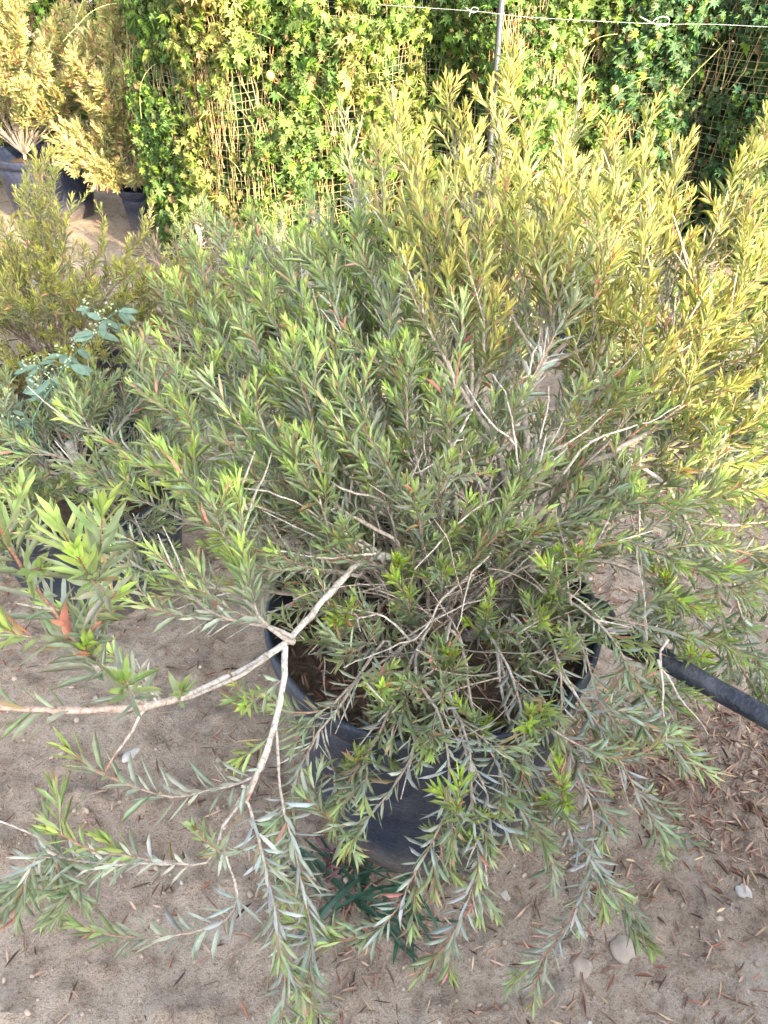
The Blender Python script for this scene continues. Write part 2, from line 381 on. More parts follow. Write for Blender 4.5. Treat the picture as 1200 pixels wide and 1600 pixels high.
BROWN = [(.38, .26, .21), (.30, .18, .14), (.34, .21, .16), (.38, .25, .19), (.18, .105, .08), (.42, .28, .20), (.10, .06, .045), (.30, .13, .09), (.52, .38, .24)]
litter('fallen_leaves', [(.15, 1.3, .40, 1.3, 3000, .4), (-.1, .7, .4, .95, 900, .5), (.5, 1.4, 1.0, 2.4, 1800, .35), (-1.1, .0, .40, 1.2, 700, .5), (-1.4, 0, 1.0, 2.4, 900, .4), (-3, 3, 2.4, 6, 3500, .4)], 'thin brown fallen leaves scattered on the sandy ground', BROWN)

# pebbles and crumbs of soil
import bmesh
def rock(mb, c, r, col, seed, flat=.6, sub=1):
    bm = bmesh.new(); bmesh.ops.create_icosphere(bm, subdivisions=sub, radius=1)
    rs = np.random.default_rng(seed); V = np.array([v.co[:] for v in bm.verts]); ph = rs.uniform(0, 6, 3)
    V = V * (1 + .16 * np.sin(V[:, :1] * 3.1 + ph[0]) + .14 * np.sin(V[:, 1:2] * 4.3 + ph[1])) + rs.normal(0, .07 if sub < 3 else .025, V.shape)
    V = V * np.array([1, rs.uniform(.6, .95), flat]); a = rs.uniform(0, 6.28); ca, sa = math.cos(a), math.sin(a)
    V = np.stack([V[:, 0] * ca - V[:, 1] * sa, V[:, 0] * sa + V[:, 1] * ca, V[:, 2]], 1)
    mb.add(V * r + np.array(c), [[v.index for v in f.verts] for f in bm.faces], col); bm.free()
mb = MB()
for k in range(4200):
    x, y = (rng.uniform(-1.2, 1.4), rng.uniform(.42, 2.6)); r = float(np.clip(rng.lognormal(-5.9, .55), .0010, .010))
    q = rng.uniform(.8, 1.25); col = np.array([.36, .29, .235]) * q if rng.random() < .96 else np.array([.5, .48, .45])
    rock(mb, (x, y, float(gz(x, y)) + r * .25), r, col, k, sub=1)
tag(mb.build('pebbles', M_STONE, smooth=False), 'small pebbles and crumbs of dry soil on the ground', 'pebbles', kind='stuff')

def gpt(px, py):
    u, v = (px - 600) / F, (800 - py) / F; d = CAM_H / (SP - v * CP); return np.array([u * d, d * (CP + v * SP), 0])
for (px, py, r, col, lab) in ((1163, 1393, .021, (.50, .475, .44), 'pale whitish stone lying alone on the soil at the lower right'),
                              (908, 1512, .022, (.36, .30, .25), 'round brown clod of soil beside a drooping shoot tip'),
                              (975, 1480, .030, (.37, .31, .265), 'flat wide clod of soil half sunk behind the round clod'),
                              (205, 1180, .022, (.5, .48, .46), 'light grey stone on the bare soil under the left branch'),
                              (790, 1398, .011, (.46, .42, .37), 'small pale stone close to the front foot of the big pot')):
    g = gpt(px, py); mb = MB(); rock(mb, (g[0], g[1], float(gz(g[0], g[1])) + r * .02), r, col, int(px), .38, 3)
    tag(mb.build('stone', M_STONE), lab, 'stone')

# ------------------------------------------------------------------ netting fence with climbing vines
FY = 4.9
def bulge(x, z=0):
    b = lambda c, w, h: h * np.exp(-((x - c) / w) ** 4)
    return b(-.60, .62, .56) + b(.72, .28, .28) + b(2.35, .42, .34) + b(3.6, .4, .3) + .05 * np.sin(x * 9 + z * 2)
def net_y(x, z): return FY - bulge(x, z) + .03 * np.sin(z * 4 + x * 3)
FX0, FX1, FTOP = -1.28, 4.2, 1.95
def bare(x, z):
    """1 where the netting shows bare of leaves"""
    g = lambda cx, cz, wx, wz: np.exp(-((x - cx) / wx) ** 2 - ((z - cz) / wz) ** 2)
    return np.clip(.95 * g(-.80, .66, .15, .36) + .9 * g(-.64, .98, .13, .2) + .6 * g(-.90, 1.12, .10, .12) + .7 * g(.95, .92, .12, .14) + .35 * g(1.95, .72, .14, .2) + .45 * g(-.3, .8, .08, .5) + .5 * g(.62, 1.2, .1, .2), 0, 1)
fence = empty('netting_fence', (1.3, FY, 0), 'plastic netting fence overgrown with climbing vines along the back', 'fence')
mb = MB(); net = np.array([.40, .36, .22]); st = .036
for x in np.arange(FX0, FX1, st):
    z = np.arange(0.02, FTOP, .09); xx = x + .010 * np.sin(z * 3.1 + x * 5) + .006 * np.sin(z * 11 + x)
    tube(mb, np.stack([xx, net_y(xx, z), z], 1), .0018, net * R.uniform(.8, 1.1), 3, False)
for z in np.arange(.05, FTOP, st):
    x = np.arange(FX0, FX1, .06); zz = z + .012 * np.sin(x * 4 + z * 3) + .008 * np.sin(x * 9.3)
    xx = x + .010 * np.sin(zz * 3.1 + x * 5)
    tube(mb, np.stack([xx, net_y(xx, zz) - .002, zz], 1), .0018, net * R.uniform(.8, 1.1), 3, False)
mb.build('netting', M_NET, fence)
for x in (-1.2, .565, 2.6, 4.1):
    mb = MB(); tube(mb, [[x, FY + .02 - (.47 if x == .565 else 0), -.1], [x, FY + .02 - (.47 if x == .565 else 0), 1], [x, FY + .02 - (.47 if x == .565 else 0), 2.0]], .016, (.08, .09, .11), 12)
    mb.build('post', M_METAL, fence)
def ap(px, py, yy):       # pixel + world Y -> point
    u, v = (px - 600) / F, (800 - py) / F; return at(px, py, yy / (CP + v * SP))
mb = MB(); wy = FY - .52
wp = [ap(430, -4, wy), ap(540, 4, wy), ap(735, 17, wy), ap(830, 27, wy), ap(1020, 37, wy), ap(1115, 38, wy), ap(1290, 46, wy), ap(1500, 50, wy)]
tube(mb, smooth_path(wp, .05), .0008, (.36, .38, .42), 5)
kx = [ap(1000, 26, wy), ap(1020, 36, wy), ap(1040, 40, wy), ap(1046, 30, wy), ap(1034, 26, wy), ap(1020, 34, wy), ap(1030, 42, wy), ap(1024, 46, wy)]
tube(mb, smooth_path(kx, .01), .0022, (.5, .52, .56), 6)
kx = [ap(728, 12, wy), ap(740, 20, wy), ap(748, 14, wy), ap(738, 12, wy), ap(733, 26, wy)]
tube(mb, smooth_path(kx, .01), .0015, (.45, .47, .5), 6)
mb.build('wire', M_WIRE, fence)

# lobed vine leaf
def lobed():
    pts = [(0.0, 0.0)]; ang = [200, 165, 140, 118, 92, 68, 45, 22, 0, -22, -45, -68, -92, -118, -140, -165, -200]
    rad = [.10, .42, .60, .30, .78, .42, .95, .50, 1.15, .50, .95, .42, .78, .30, .60, .42, .10]
    for a0, r0 in zip(ang, rad):
        a1 = math.radians(a0); pts.append((r0 * math.cos(a1) * .5 + .0, r0 * math.sin(a1) * .5))
    P = np.array([[x + .18, y, 0] for x, y in pts]); P[0] = (.18, 0, -.06)
    P[1:, 2] = -.10 * np.hypot(P[1:, 0] - .18, P[1:, 1]) ** 2 * 4 + .05 * np.array([0, 1] * 9)[:17]
    return P, np.array([[0, k + 1, k] for k in range(1, 17)])
VV, VF = lobed()
def vine_leaves(mb, P, D, N, S, C):
    n = len(P); D = nrm(D); B = nrm(np.cross(N, D)); N = np.cross(D, B); s = S[:, None, None]
    V = P[:, None] + s * (VV[None, :, 0:1] * D[:, None] + VV[None, :, 1:2] * B[:, None] + VV[None, :, 2:3] * N[:, None] * rng.uniform(.2, 4.5, n)[:, None, None])
    off = (np.arange(n) * len(VV))[:, None, None]; Cc = np.repeat(C[:, None], len(VV), 1)
    b = mb.n; mb.v.append(V.reshape(-1, 3)); mb.c.append(Cc.reshape(-1, 3)); mb.n += n * len(VV); mb.f.append((VF[None] + off).reshape(-1, 3) + b)

def vine(x0, x1, label, seed, fruits=(), n=5200, gy_=None, ztop=1.95, holes=True, back=0, base=(.11, .185, .055), y_of=None, dry=1.0):
    yf = y_of or net_y; cx = (x0 + x1) / 2
    t = empty('climbing_vine', (cx, float(yf(np.array(cx), np.array(0.0))), 0), label, 'vine')
    x = rng.uniform(x0, x1, n * 2); z = rng.uniform(.02, ztop, n * 2)
    pn = fbm(x * 5 + seed, z * 5 + seed * 3, 3); keep = pn > rng.uniform(.30, .58, n * 2)
    if holes: keep &= rng.random(n * 2) > bare(x, z) * 1.0
    x, z, pn = x[keep][:n], z[keep][:n], pn[keep][:n]; m_ = len(x)
    thick = np.clip(pn - .3, 0, .5) * .45
    out = rng.uniform(-.06, 1, m_) * thick
    y = yf(x, z) - out - .01
    # surface normal of the bulging netting, so leaves hang flat on it
    e = .02; gx_ = (yf(x + e, z) - yf(x - e, z)) / (2 * e); nn = nrm(np.stack([gx_, -np.ones(m_), np.zeros(m_)], 1))
    a = rng.normal(-math.pi / 2, 1.1, m_); D = np.stack([np.cos(a), -.25 + rng.normal(0, .35, m_), np.sin(a)], 1)
    N = nn + rng.normal(0, .6, (m_, 3)) + np.array([0, 0, .45])
    S = rng.uniform(.028, .085, m_) * rng.choice([.7, 1, 1.15], m_); yel = np.clip(fbm(x * 2.3 + 9, z * 2.3 + seed, 2) - .42 , 0, 1)[:, None] * 2.4 * dry * np.clip((x[:, None] + 1.12) * 6, 0, 1)  # yellow fades out at the fence's left end: shade put into the colour
    C = np.array(base) * (1 - np.clip(yel, 0, .7)) + np.array((.30, .29, .10)) * np.clip(yel, 0, .7)
    C = C * rng.uniform(.6, 1.4, (m_, 1)) * (1 + rng.normal(0, .09, (m_, 3))); C[rng.random(m_) < .05] = (.30, .22, .12)
    bright = rng.random(m_) < .10; C[bright] = np.array((.21, .34, .06)) * rng.uniform(.8, 1.2, (bright.sum(), 1))
    mb = MB(); vine_leaves(mb, np.stack([x, y, z], 1), D, N, S, np.clip(C, .01, .8))
    # deep layer added behind the netting, leaves tinted dark to stand for shade
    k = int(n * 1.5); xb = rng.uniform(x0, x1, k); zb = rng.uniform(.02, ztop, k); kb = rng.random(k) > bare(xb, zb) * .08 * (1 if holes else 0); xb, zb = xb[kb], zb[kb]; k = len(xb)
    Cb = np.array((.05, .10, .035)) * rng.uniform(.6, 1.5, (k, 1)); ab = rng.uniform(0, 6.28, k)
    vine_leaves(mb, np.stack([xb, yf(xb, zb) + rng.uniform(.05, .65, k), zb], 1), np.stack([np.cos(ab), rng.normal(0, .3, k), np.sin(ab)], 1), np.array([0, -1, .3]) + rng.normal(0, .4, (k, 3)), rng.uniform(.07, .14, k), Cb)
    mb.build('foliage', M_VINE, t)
    mb = MB(); sc = [(.38, .31, .16), (.32, .25, .13), (.42, .34, .20), (.30, .30, .12), (.38, .22, .13)]
    for q in range(int((x1 - x0) * 190 * dry) + 20):
        xs = R.uniform(x0, x1); hh = fbm(np.array(xs * 3 + 1.), np.array(seed * 1.), 2)
        if R.random() > float(hh) * 1.5: continue
        z0 = R.uniform(.0, 1.5); ln = R.uniform(.3, .9); zz = np.arange(z0, min(ztop, z0 + ln), .06)
        if len(zz) < 3: continue
        xx = xs + np.cumsum(rng.normal(0, .009, len(zz))) + R.uniform(-.15, .15) * (zz - z0); yy = yf(xx, zz) - .012 - .03 * rng.random() + np.cumsum(rng.normal(0, .004, len(zz)))
        tube(mb, np.stack([xx, yy, zz], 1), R.uniform(.0014, .003), np.array(sc[R.randrange(5)]) * R.uniform(.8, 1.3), 3, False)
    for q in range(int((x1 - x0) * 14)):       # loose hanging tendrils
        xs = R.uniform(x0, x1); z0 = R.uniform(.4, 1.6); y0 = float(yf(np.array(xs), np.array(z0))) - R.uniform(.05, .12)
        Pq = walk((xs, y0, z0), (R.uniform(-1, 1), -.3, R.uniform(-.4, .6)), R.uniform(.15, .4), -.09, .12); tube(mb, Pq, .0016, (.33, .36, .15), 3, False)
    mb.build('stems', M_BARK, t)
    for (fx, fz, fr, fc) in fruits:
        mb = MB(); yy = float(yf(np.array(fx), np.array(fz))) - .13; pr = [(.0005, 1.0), (.35, .94), (.7, .72), (.93, .38), (1, 0), (.93, -.38), (.7, -.72), (.35, -.94), (.0005, -1.06)]
        lathe(mb, fx, yy, [(a * fr * .9, fz + b * fr) for a, b in pr], fc, 18, .02)
        tube(mb, smooth_path([(fx, yy, fz + fr), (fx + .01, yy + .02, fz + fr + .03), (fx + .005, yy + .06, fz + fr + .06)], .01), .0016, (.3, .33, .12), 4)
        mb.build('fruit', M_FRUIT, t)
    return t
def fx(px, py, yy=4.45):
    q = ap(px, py, yy); return float(q[0]), float(q[2])
a1, a2 = fx(430, 108), fx(870, 76); a3 = fx(937, 78); a4 = fx(983, 156); a5 = fx(868, 57)
vine(-1.38, -.22, 'sunlit climbing vine on the left end of the fence, with a patch of bare netting', 3, [(a1[0], a1[1], .022, (.62, .55, .12))], 6000)
vine(-.22, .55, 'dark shaded climbing vine in the hollow of the fence left of the grey post', 8, [], 3600, dry=.6)
vine(.55, 1.25, 'yellowish vine on the fence just right of the grey post, with small gourds', 12, [(a2[0], a2[1], .02, (.55, .40, .16)), (a3[0], a3[1], .019, (.6, .50, .12)), (a4[0], a4[1], .024, (.42, .46, .12))], 3200, dry=1.4)
vine(1.25, 2.1, 'bluish green vine with broad leaves under the white wire knot', 21, [], 4200, dry=.35, base=(.075, .15, .07))
vine(2.1, 4.3, 'bright green vine at the right end of the fence', 29, [], 5500, dry=.6, base=(.13, .24, .05))
# second netting run farther back on the left
def y2(x, z): return 6.6 - .25 * np.exp(-((x + 3.3) / .8) ** 4) + .04 * np.sin(x * 7)
f2 = empty('netting_fence', (-4, 6.6, 0), 'farther netting fence behind the golden shrub at the upper left', 'fence')
mb = MB()
for x in np.arange(-7.5, -1.2, .07):
    z = np.arange(0, 1.9, .2); tube(mb, np.stack([x + .01 * np.sin(z * 5), y2(x + 0 * z, z), z], 1), .003, net * .8, 3, False)
for z in np.arange(.05, 1.9, .07):
    x = np.arange(-7.5, -1.2, .2); tube(mb, np.stack([x, y2(x, z + 0 * x) - .003, z + .01 * np.sin(x * 5)], 1), .003, net * .8, 3, False)
mb.build('netting', M_NET, f2)
for x in (-6.5, -4.2, -2.0):
    mb = MB(); tube(mb, [[x, 6.63, -.1], [x, 6.63, 1], [x, 6.63, 2]], .022, (.35, .38, .4), 10); mb.build('post', M_METAL, f2)
vine(-7.4, -1.2, 'green climbing vine on the farther fence behind the golden shrub', 41, [], 7500, holes=False, y_of=y2, ztop=1.9, base=(.18, .30, .05))

# ------------------------------------------------------------------ pots
PX, PY, PR, PH = .092, 1.085, .322, .55
pot(PX, PY, PR, PH, 'large black plastic pot with rolled rim holding the big central shrub', lug=True, base=.77)
gA = 'black nursery pots standing around the yard'
pot(-.86, 1.80, .30, .38, 'black pot at the left, half hidden under the drooping left branches', gA)
pot(-1.12, 2.45, .26, .36, 'black pot under the tall thin shrub behind the left pot', gA)
pot(-2.02, 3.20, .22, .32, 'black pot of the pink tipped shrub at the far left edge', gA)
pot(-2.28, 5.55, .33, .42, 'blue black pot under the golden shrub at the upper left, with a pale streak', gA, M_POTFAR)
pot(-1.27, 5.02, .20, .34, 'blue black pot at the left foot of the vine fence', gA, M_POTFAR)
pot(-1.58, 5.30, .15, .26, 'blue black pot nearly hidden by the drooping golden shrub', gA, M_POTFAR)
pot(-.66, 2.85, .19, .26, 'black pot of the twiggy grey shrub, hidden behind the left part of the big shrub', gA)
pot(-.98, 4.12, .15, .26, 'black pot on open ground in front of the left vine', gA)
pot(-.52, 3.80, .20, .30, 'black pot behind the bare white twigs of the big shrub', gA)
pot(-.62, 4.72, .17, .30, 'blue black pot tucked inside the vine below the bare netting', gA, M_POTFAR)
pot(1.20, 2.62, .20, .26, 'black pot on the right behind the golden branch', gA)
pot(2.05, 3.75, .24, .36, 'black pot near the right edge below the vine', gA)
pot(.85, 3.4, .22, .34, 'black pot hidden behind the top of the big shrub', gA)

# ------------------------------------------------------------------ the big shrub
shr = empty('bottlebrush_shrub', (PX, PY, PH - .06), 'big sprawling bottlebrush shrub with narrow leaves in the central black pot', 'shrub')
WOOD = PAL_MAIN['wood']
mw = MB(); WOODP = []; KD = .90
def ks(q): return at(q[0], q[1], q[2] * KD)
def tr(pts, r0, r1, col=WOOD, k=8):
    P = smooth_path([ks(q) for q in pts], .02); n = len(P); WOODP.append(P)
    P = P + np.cumsum(rng.normal(0, .001, (n, 3)), 0)
    tube(mw, P, np.linspace(r0, r1, n) * (1 + .09 * np.sin(np.arange(n) * 1.3 + r0 * 999) + .12 * (rng.random(n) < .12)), np.array(col) * np.ones((n, 3)), k)
base = np.array([PX + .03, PY + .02, PH - .10])
tr([(720, 1010, 1.70), (770, 960, 1.66), (822, 905, 1.62), (822, 820, 1.58), (800, 775, 1.56)], .015, .009)
tr([(800, 775, 1.56), (775, 700, 1.57), (735, 635, 1.60)], .008, .0045)
tr([(822, 830, 1.58), (850, 770, 1.59), (890, 730, 1.58), (960, 705, 1.55)], .008, .005)
tr([(800, 780, 1.56), (822, 700, 1.55), (818, 640, 1.56), (850, 570, 1.58)], .007, .004)
tr([(720, 1010, 1.70), (800, 900, 1.76), (900, 790, 1.82), (960, 700, 1.84), (1010, 610, 1.86), (1045, 525, 1.90)], .017, .010, (.20, .19, .19))
tr([(705, 1015, 1.70), (680, 945, 1.66), (740, 925, 1.64), (800, 905, 1.66)], .016, .012, (.30, .23, .19))
tr([(720, 1010, 1.70), (700, 900, 1.78), (660, 780, 1.86), (600, 660, 1.95)], .016, .008)
tr([(720, 1010, 1.70), (760, 860, 1.84), (790, 700, 1.95), (790, 560, 2.05)], .015, .008)
mw.build('trunk', M_BARK, shr)
nb = [0]
def br(pts, r0=.005, r1=.0015, p=None, join=.30, **kw):
    mw, ml = MB(), MB(); P = [ks(q) for q in pts]
    W_ = np.concatenate(WOODP); dd = np.linalg.norm(W_ - P[0], axis=1); k = int(np.argmin(dd))
    if .004 < dd[k] < join:          # grow out of the nearest wood
        P = [W_[k]] + ([(W_[k] + P[0]) / 2 + np.array([0, 0, -.01])] if dd[k] > .06 else []) + P
    if r0 > .002: Ps = smooth_path(P, .02); WOODP.append(Ps[:int(len(Ps) * .6)])
    limb(mw, ml, P, r0, r1, p or PAL_MAIN, **kw)
    o = mw.build('branch', M_BARK, shr)
    if ml.n: ml.build('leaves', M_LEAF, o)
    nb[0] += 1
WHITE = pal(wood=(.56, .52, .48), ostem=(.50, .45, .41))
GREY = pal(young=(.33, .42, .12), mid=(.24, .29, .19), old=(.38, .41, .37), wood=(.5, .46, .42), L=.046)
SUN_TINT = pal(young=(.43, .40, .12), mid=(.22, .26, .09), old=(.25, .26, .19), redp=.010)  # leaves on the sunlit side, with warm sunlight put into their colours
# the pale foreground branch on the left
br([(800, 800, 1.57), (740, 855, 1.54), (660, 872, 1.52), (585, 870, 1.49), (520, 925, 1.42), (445, 1010, 1.30), (340, 1065, 1.15), (225, 1105, 1.00), (110, 1111, .95), (0, 1105, .93), (-60, 1090, .92)], .0078, .0032, WHITE, lat=(.97, .2), leaf_from=.90, dens=1.1, young=0.0, sub=0)
br([(220, 1104, 1.0), (180, 1070, .97), (120, 1010, .93), (60, 930, .87), (20, 870, .82), (-15, 790, .76)], .0036, .0018, pal(L=.052, Wd=.0074), lat=(.32, .05), latlen=(.05, .09), leaf_from=.45, sub=0, ang=(45, 70), young=1, dens=.9)
br([(130, 1010, .93), (150, 960, .90), (185, 925, .86)], .002, .001, pal(L=.050, Wd=.0072), lat=(.95, .2), leaf_from=.05, dens=1.2)
br([(120, 1010, .93), (60, 1000, .90), (15, 990, .86), (-20, 985, .85)], .002, .001, pal(L=.05, Wd=.0074), lat=(.95, .2), leaf_from=.05, yr=.12, dens=1.0)
br([(245, 1085, 1.04), (200, 1050, 1.08), (170, 1015, 1.12)], .002, .001, lat=(.9, .1), leaf_from=.3)
br([(225, 1108, 1.0), (180, 1180, 1.04), (165, 1205, 1.06)], .0024, .0012, WHITE, lat=(.99, .2), leaf_from=1.1)
# drooping system under it
br([(445, 1010, 1.30), (440, 1080, 1.26), (425, 1150, 1.23), (398, 1218, 1.21), (385, 1250, 1.21)], .0048, .0036, WHITE, lat=(.5, .3), latlen=(.04, .08), leaf_from=1.1, sub=0)
br([(398, 1218, 1.21), (330, 1242, 1.18), (270, 1252, 1.16), (215, 1235, 1.13), (150, 1205, 1.10), (100, 1165, 1.08)], .0028, .0012, GREY, lat=(.98, .2), leaf_from=.22, dens=.9, young=1.8, yr=.08)
br([(390, 1235, 1.21), (350, 1290, 1.19), (325, 1345, 1.18), (240, 1345, 1.16), (150, 1330, 1.13), (68, 1290, 1.11)], .0028, .0012, GREY, lat=(.62, .12), latlen=(.04, .07), leaf_from=.45, sub=0, young=1.8, yr=.09)
br([(340, 1300, 1.19), (350, 1330, 1.18), (330, 1320, 1.12), (300, 1290, 1.08)], .002, .001, GREY, lat=(.98, .2), leaf_from=.3, dens=1.3)
br([(350, 1330, 1.19), (370, 1400, 1.21), (350, 1440, 1.22), (260, 1462, 1.20), (180, 1462, 1.17), (118, 1442, 1.14)], .0024, .0011, GREY, lat=(.99, .2), leaf_from=.3, young=1.8, yr=.09)
br([(385, 1250, 1.21), (405, 1310, 1.23), (425, 1400, 1.27), (445, 1500, 1.31), (440, 1610, 1.34)], .0032, .0013, GREY, lat=(.25, .06), latlen=(.06, .11), leaf_from=.15, up=-.35, trop=-.02, sub=0, young=.5)
br([(428, 1130, 1.25), (432, 1220, 1.26), (455, 1330, 1.30), (480, 1450, 1.34), (485, 1590, 1.36)], .0026, .0012, GREY, lat=(.3, .06), latlen=(.05, .12), leaf_from=.3, up=-.25, trop=-.02, sub=0)
br([(440, 1060, 1.27), (400, 1090, 1.25), (360, 1095, 1.23)], .002, .001, lat=(.5, .06), latlen=(.05, .08), leaf_from=.3)
br([(60, 1340, 1.20), (50, 1375, 1.23), (20, 1400, 1.25), (-20, 1420, 1.26)], .002, .001, GREY, lat=(.2, .035), latlen=(.06, .1), leaf_from=.2, up=-.3, young=.2)
br([(-80, 1260, 1.2), (20, 1290, 1.19), (90, 1335, 1.20), (60, 1400, 1.24)], .002, .001, GREY, lat=(.5, .05), latlen=(.06, .1), leaf_from=.6, up=-.3, young=.2)
# front droopers over the pot
for pts, y in (([(690, 960, 1.55), (660, 1000, 1.48), (650, 1060, 1.40), (690, 1130, 1.34), (700, 1250, 1.33), (650, 1360, 1.34), (600, 1450, 1.36), (500, 1475, 1.36)], 1),
               ([(700, 950, 1.55), (690, 1040, 1.42), (720, 1160, 1.34), (760, 1260, 1.33), (735, 1380, 1.35), (700, 1460, 1.36), (650, 1530, 1.36)], 1),
               ([(640, 1000, 1.5), (600, 1080, 1.42), (650, 1160, 1.36), (600, 1250, 1.34), (540, 1290, 1.33), (470, 1240, 1.32)], 1),
               ([(800, 980, 1.55), (830, 1060, 1.46), (880, 1150, 1.42), (925, 1260, 1.42), (920, 1350, 1.43), (890, 1440, 1.44), (850, 1500, 1.45), (832, 1570, 1.45)], .8),
               ([(780, 1000, 1.5), (800, 1080, 1.42), (850, 1130, 1.38), (950, 1180, 1.38), (1030, 1165, 1.37)], 1),
               ([(800, 960, 1.55), (870, 1050, 1.47), (930, 1130, 1.44), (1000, 1250, 1.46), (1040, 1330, 1.49)], .4),
               ([(780, 990, 1.5), (790, 1100, 1.41), (860, 1240, 1.40), (920, 1330, 1.42), (980, 1430, 1.46)], .6),
               ([(720, 1000, 1.5), (740, 1110, 1.38), (800, 1240, 1.36), (850, 1330, 1.38), (870, 1360, 1.39)], .3),
               ([(640, 1000, 1.5), (560, 1060, 1.42), (500, 1110, 1.37), (420, 1110, 1.33)], 1),
               ([(600, 1000, 1.48), (520, 1120, 1.38), (470, 1200, 1.35), (450, 1300, 1.36)], .4),
               ([(680, 1010, 1.46), (700, 1090, 1.38), (730, 1160, 1.33), (740, 1290, 1.31), (750, 1380, 1.33)], .8),
               ([(650, 1010, 1.46), (600, 1130, 1.38), (560, 1200, 1.36), (520, 1260, 1.36)], .6),
               ([(860, 960, 1.56), (900, 1000, 1.47), (930, 1060, 1.44), (945, 1150, 1.45)], .9),
               ([(840, 960, 1.52), (870, 1020, 1.43), (880, 1080, 1.40), (870, 1170, 1.41)], .7),
               ([(860, 930, 1.55), (930, 970, 1.46), (980, 1040, 1.46), (1010, 1100, 1.48)], .7),
               ([(760, 980, 1.5), (800, 1060, 1.41), (820, 1160, 1.37), (810, 1250, 1.37)], .9),
               ([(830, 1000, 1.52), (900, 1080, 1.47), (990, 1130, 1.47), (1110, 1210, 1.50)], .8)):
    br(pts, .0036, .0012, GREY, lat=(.40, .085), latlen=(.07, .14), leaf_from=.40, up=-.05, trop=.01, sub=1, young=y, dead=.15, ang=(20, 45))
# tufts that point at the viewer above the rim
for (x, y, d) in ((640, 930, 1.40), (595, 1080, 1.32), (715, 1260, 1.24), (880, 1230, 1.30), (830, 1110, 1.30), (905, 860, 1.36), (870, 900, 1.38), (690, 880, 1.38), (620, 870, 1.42), (1080, 1020, 1.5), (760, 950, 1.42), (560, 1180, 1.33), (740, 1120, 1.32), (700, 1020, 1.38), (840, 960, 1.40), (1040, 900, 1.50), (540, 960, 1.40)):
    br([(x + R.uniform(-20, 20), y + 60, d + .16), (x, y + 30, d + .09), (x, y, d)], .002, .001, pal(young=(.34, .46, .07)), lat=(.3, .05), latlen=(.05, .09), leaf_from=.3, sub=0, dens=1.2, up=.4, yr=.06)
# right side, long pale boughs
for pts, kw in (([(960, 705, 1.55), (1010, 670, 1.60), (1080, 640, 1.66), (1160, 640, 1.70), (1240, 620, 1.75)], dict(p=SUN_TINT, r0=.006, up=.1)),
                ([(950, 825, 1.70), (1050, 820, 1.66), (1140, 820, 1.62), (1260, 815, 1.60)], dict(p=WHITE, r0=.005, lat=(.5, .08), leaf_from=.8)),
                ([(900, 800, 1.75), (1020, 770, 1.75), (1110, 730, 1.74), (1240, 680, 1.72)], dict(p=WHITE, r0=.005, lat=(.4, .09), leaf_from=.8)),
                ([(960, 705, 1.55), (1040, 760, 1.56), (1090, 850, 1.58), (1150, 910, 1.62), (1230, 960, 1.66)], dict(p=GREY, r0=.005, up=-.1)),
                ([(1090, 850, 1.58), (1140, 890, 1.60), (1160, 960, 1.62), (1190, 1060, 1.66)], dict(p=GREY, r0=.003, up=-.3)),
                ([(870, 880, 1.62), (960, 880, 1.58), (1040, 930, 1.58), (1120, 1000, 1.62), (1180, 1080, 1.66)], dict(p=GREY, r0=.004, up=-.2)),
                ([(850, 920, 1.60), (940, 960, 1.54), (1010, 975, 1.54), (1100, 1000, 1.58)], dict(p=GREY, r0=.004, up=-.1)),
                ([(985, 780, 1.6), (1000, 880, 1.56), (1005, 990, 1.54), (1035, 1100, 1.58)], dict(p=WHITE, r0=.0024, lat=(.5, .1), leaf_from=.7)),
                ([(960, 720, 1.6), (1050, 740, 1.62), (1130, 760, 1.66), (1230, 780, 1.7)], dict(r0=.004)),
                ([(920, 760, 1.62), (1000, 800, 1.56), (1070, 790, 1.54), (1130, 740, 1.54)], dict(r0=.004)),
                ([(880, 850, 1.6), (960, 840, 1.52), (1040, 870, 1.5), (1110, 900, 1.52)], dict(r0=.004)),
                ([(1020, 600, 1.85), (1090, 560, 1.85), (1150, 480, 1.85), (1205, 380, 1.86)], dict(p=SUN_TINT, r0=.006)),
                ([(1010, 640, 1.80), (1080, 600, 1.74), (1140, 570, 1.70), (1195, 545, 1.66)], dict(p=SUN_TINT, up=.2)),
                ([(960, 720, 1.66), (1040, 700, 1.62), (1110, 690, 1.60), (1165, 665, 1.58)], dict(p=SUN_TINT, up=.2)),
                ([(980, 700, 1.70), (1030, 640, 1.66), (1070, 570, 1.64), (1100, 470, 1.62)], dict(p=SUN_TINT, up=.35)),
                ([(960, 720, 1.66), (1010, 680, 1.60), (1060, 640, 1.56), (1120, 600, 1.55)], dict(p=SUN_TINT, up=.3)),
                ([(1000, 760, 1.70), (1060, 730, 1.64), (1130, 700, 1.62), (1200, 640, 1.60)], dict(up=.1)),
                ([(900, 740, 1.58), (960, 680, 1.52), (990, 610, 1.50), (1010, 540, 1.50)], dict(p=SUN_TINT, up=.35)),
                ([(860, 740, 1.57), (900, 650, 1.52), (930, 570, 1.52), (950, 500, 1.52)], dict(p=SUN_TINT, up=.35)),
                ([(1010, 640, 1.82), (1100, 520, 1.78), (1150, 450, 1.76), (1160, 390, 1.78)], dict(p=SUN_TINT, up=.35)),
                ([(960, 860, 1.7), (1060, 880, 1.66), (1140, 860, 1.64), (1210, 880, 1.64)], dict(p=GREY, up=0)),
                ([(1090, 560, 1.85), (1160, 560, 1.85), (1240, 530, 1.86)], dict(p=SUN_TINT, r0=.004))):
    k2 = dict(r0=.004, r1=.0013, lat=(.2, .036), latlen=(.10, .19), leaf_from=.5, sub=1, trop=.03); k2.update(kw); br(pts, **k2)
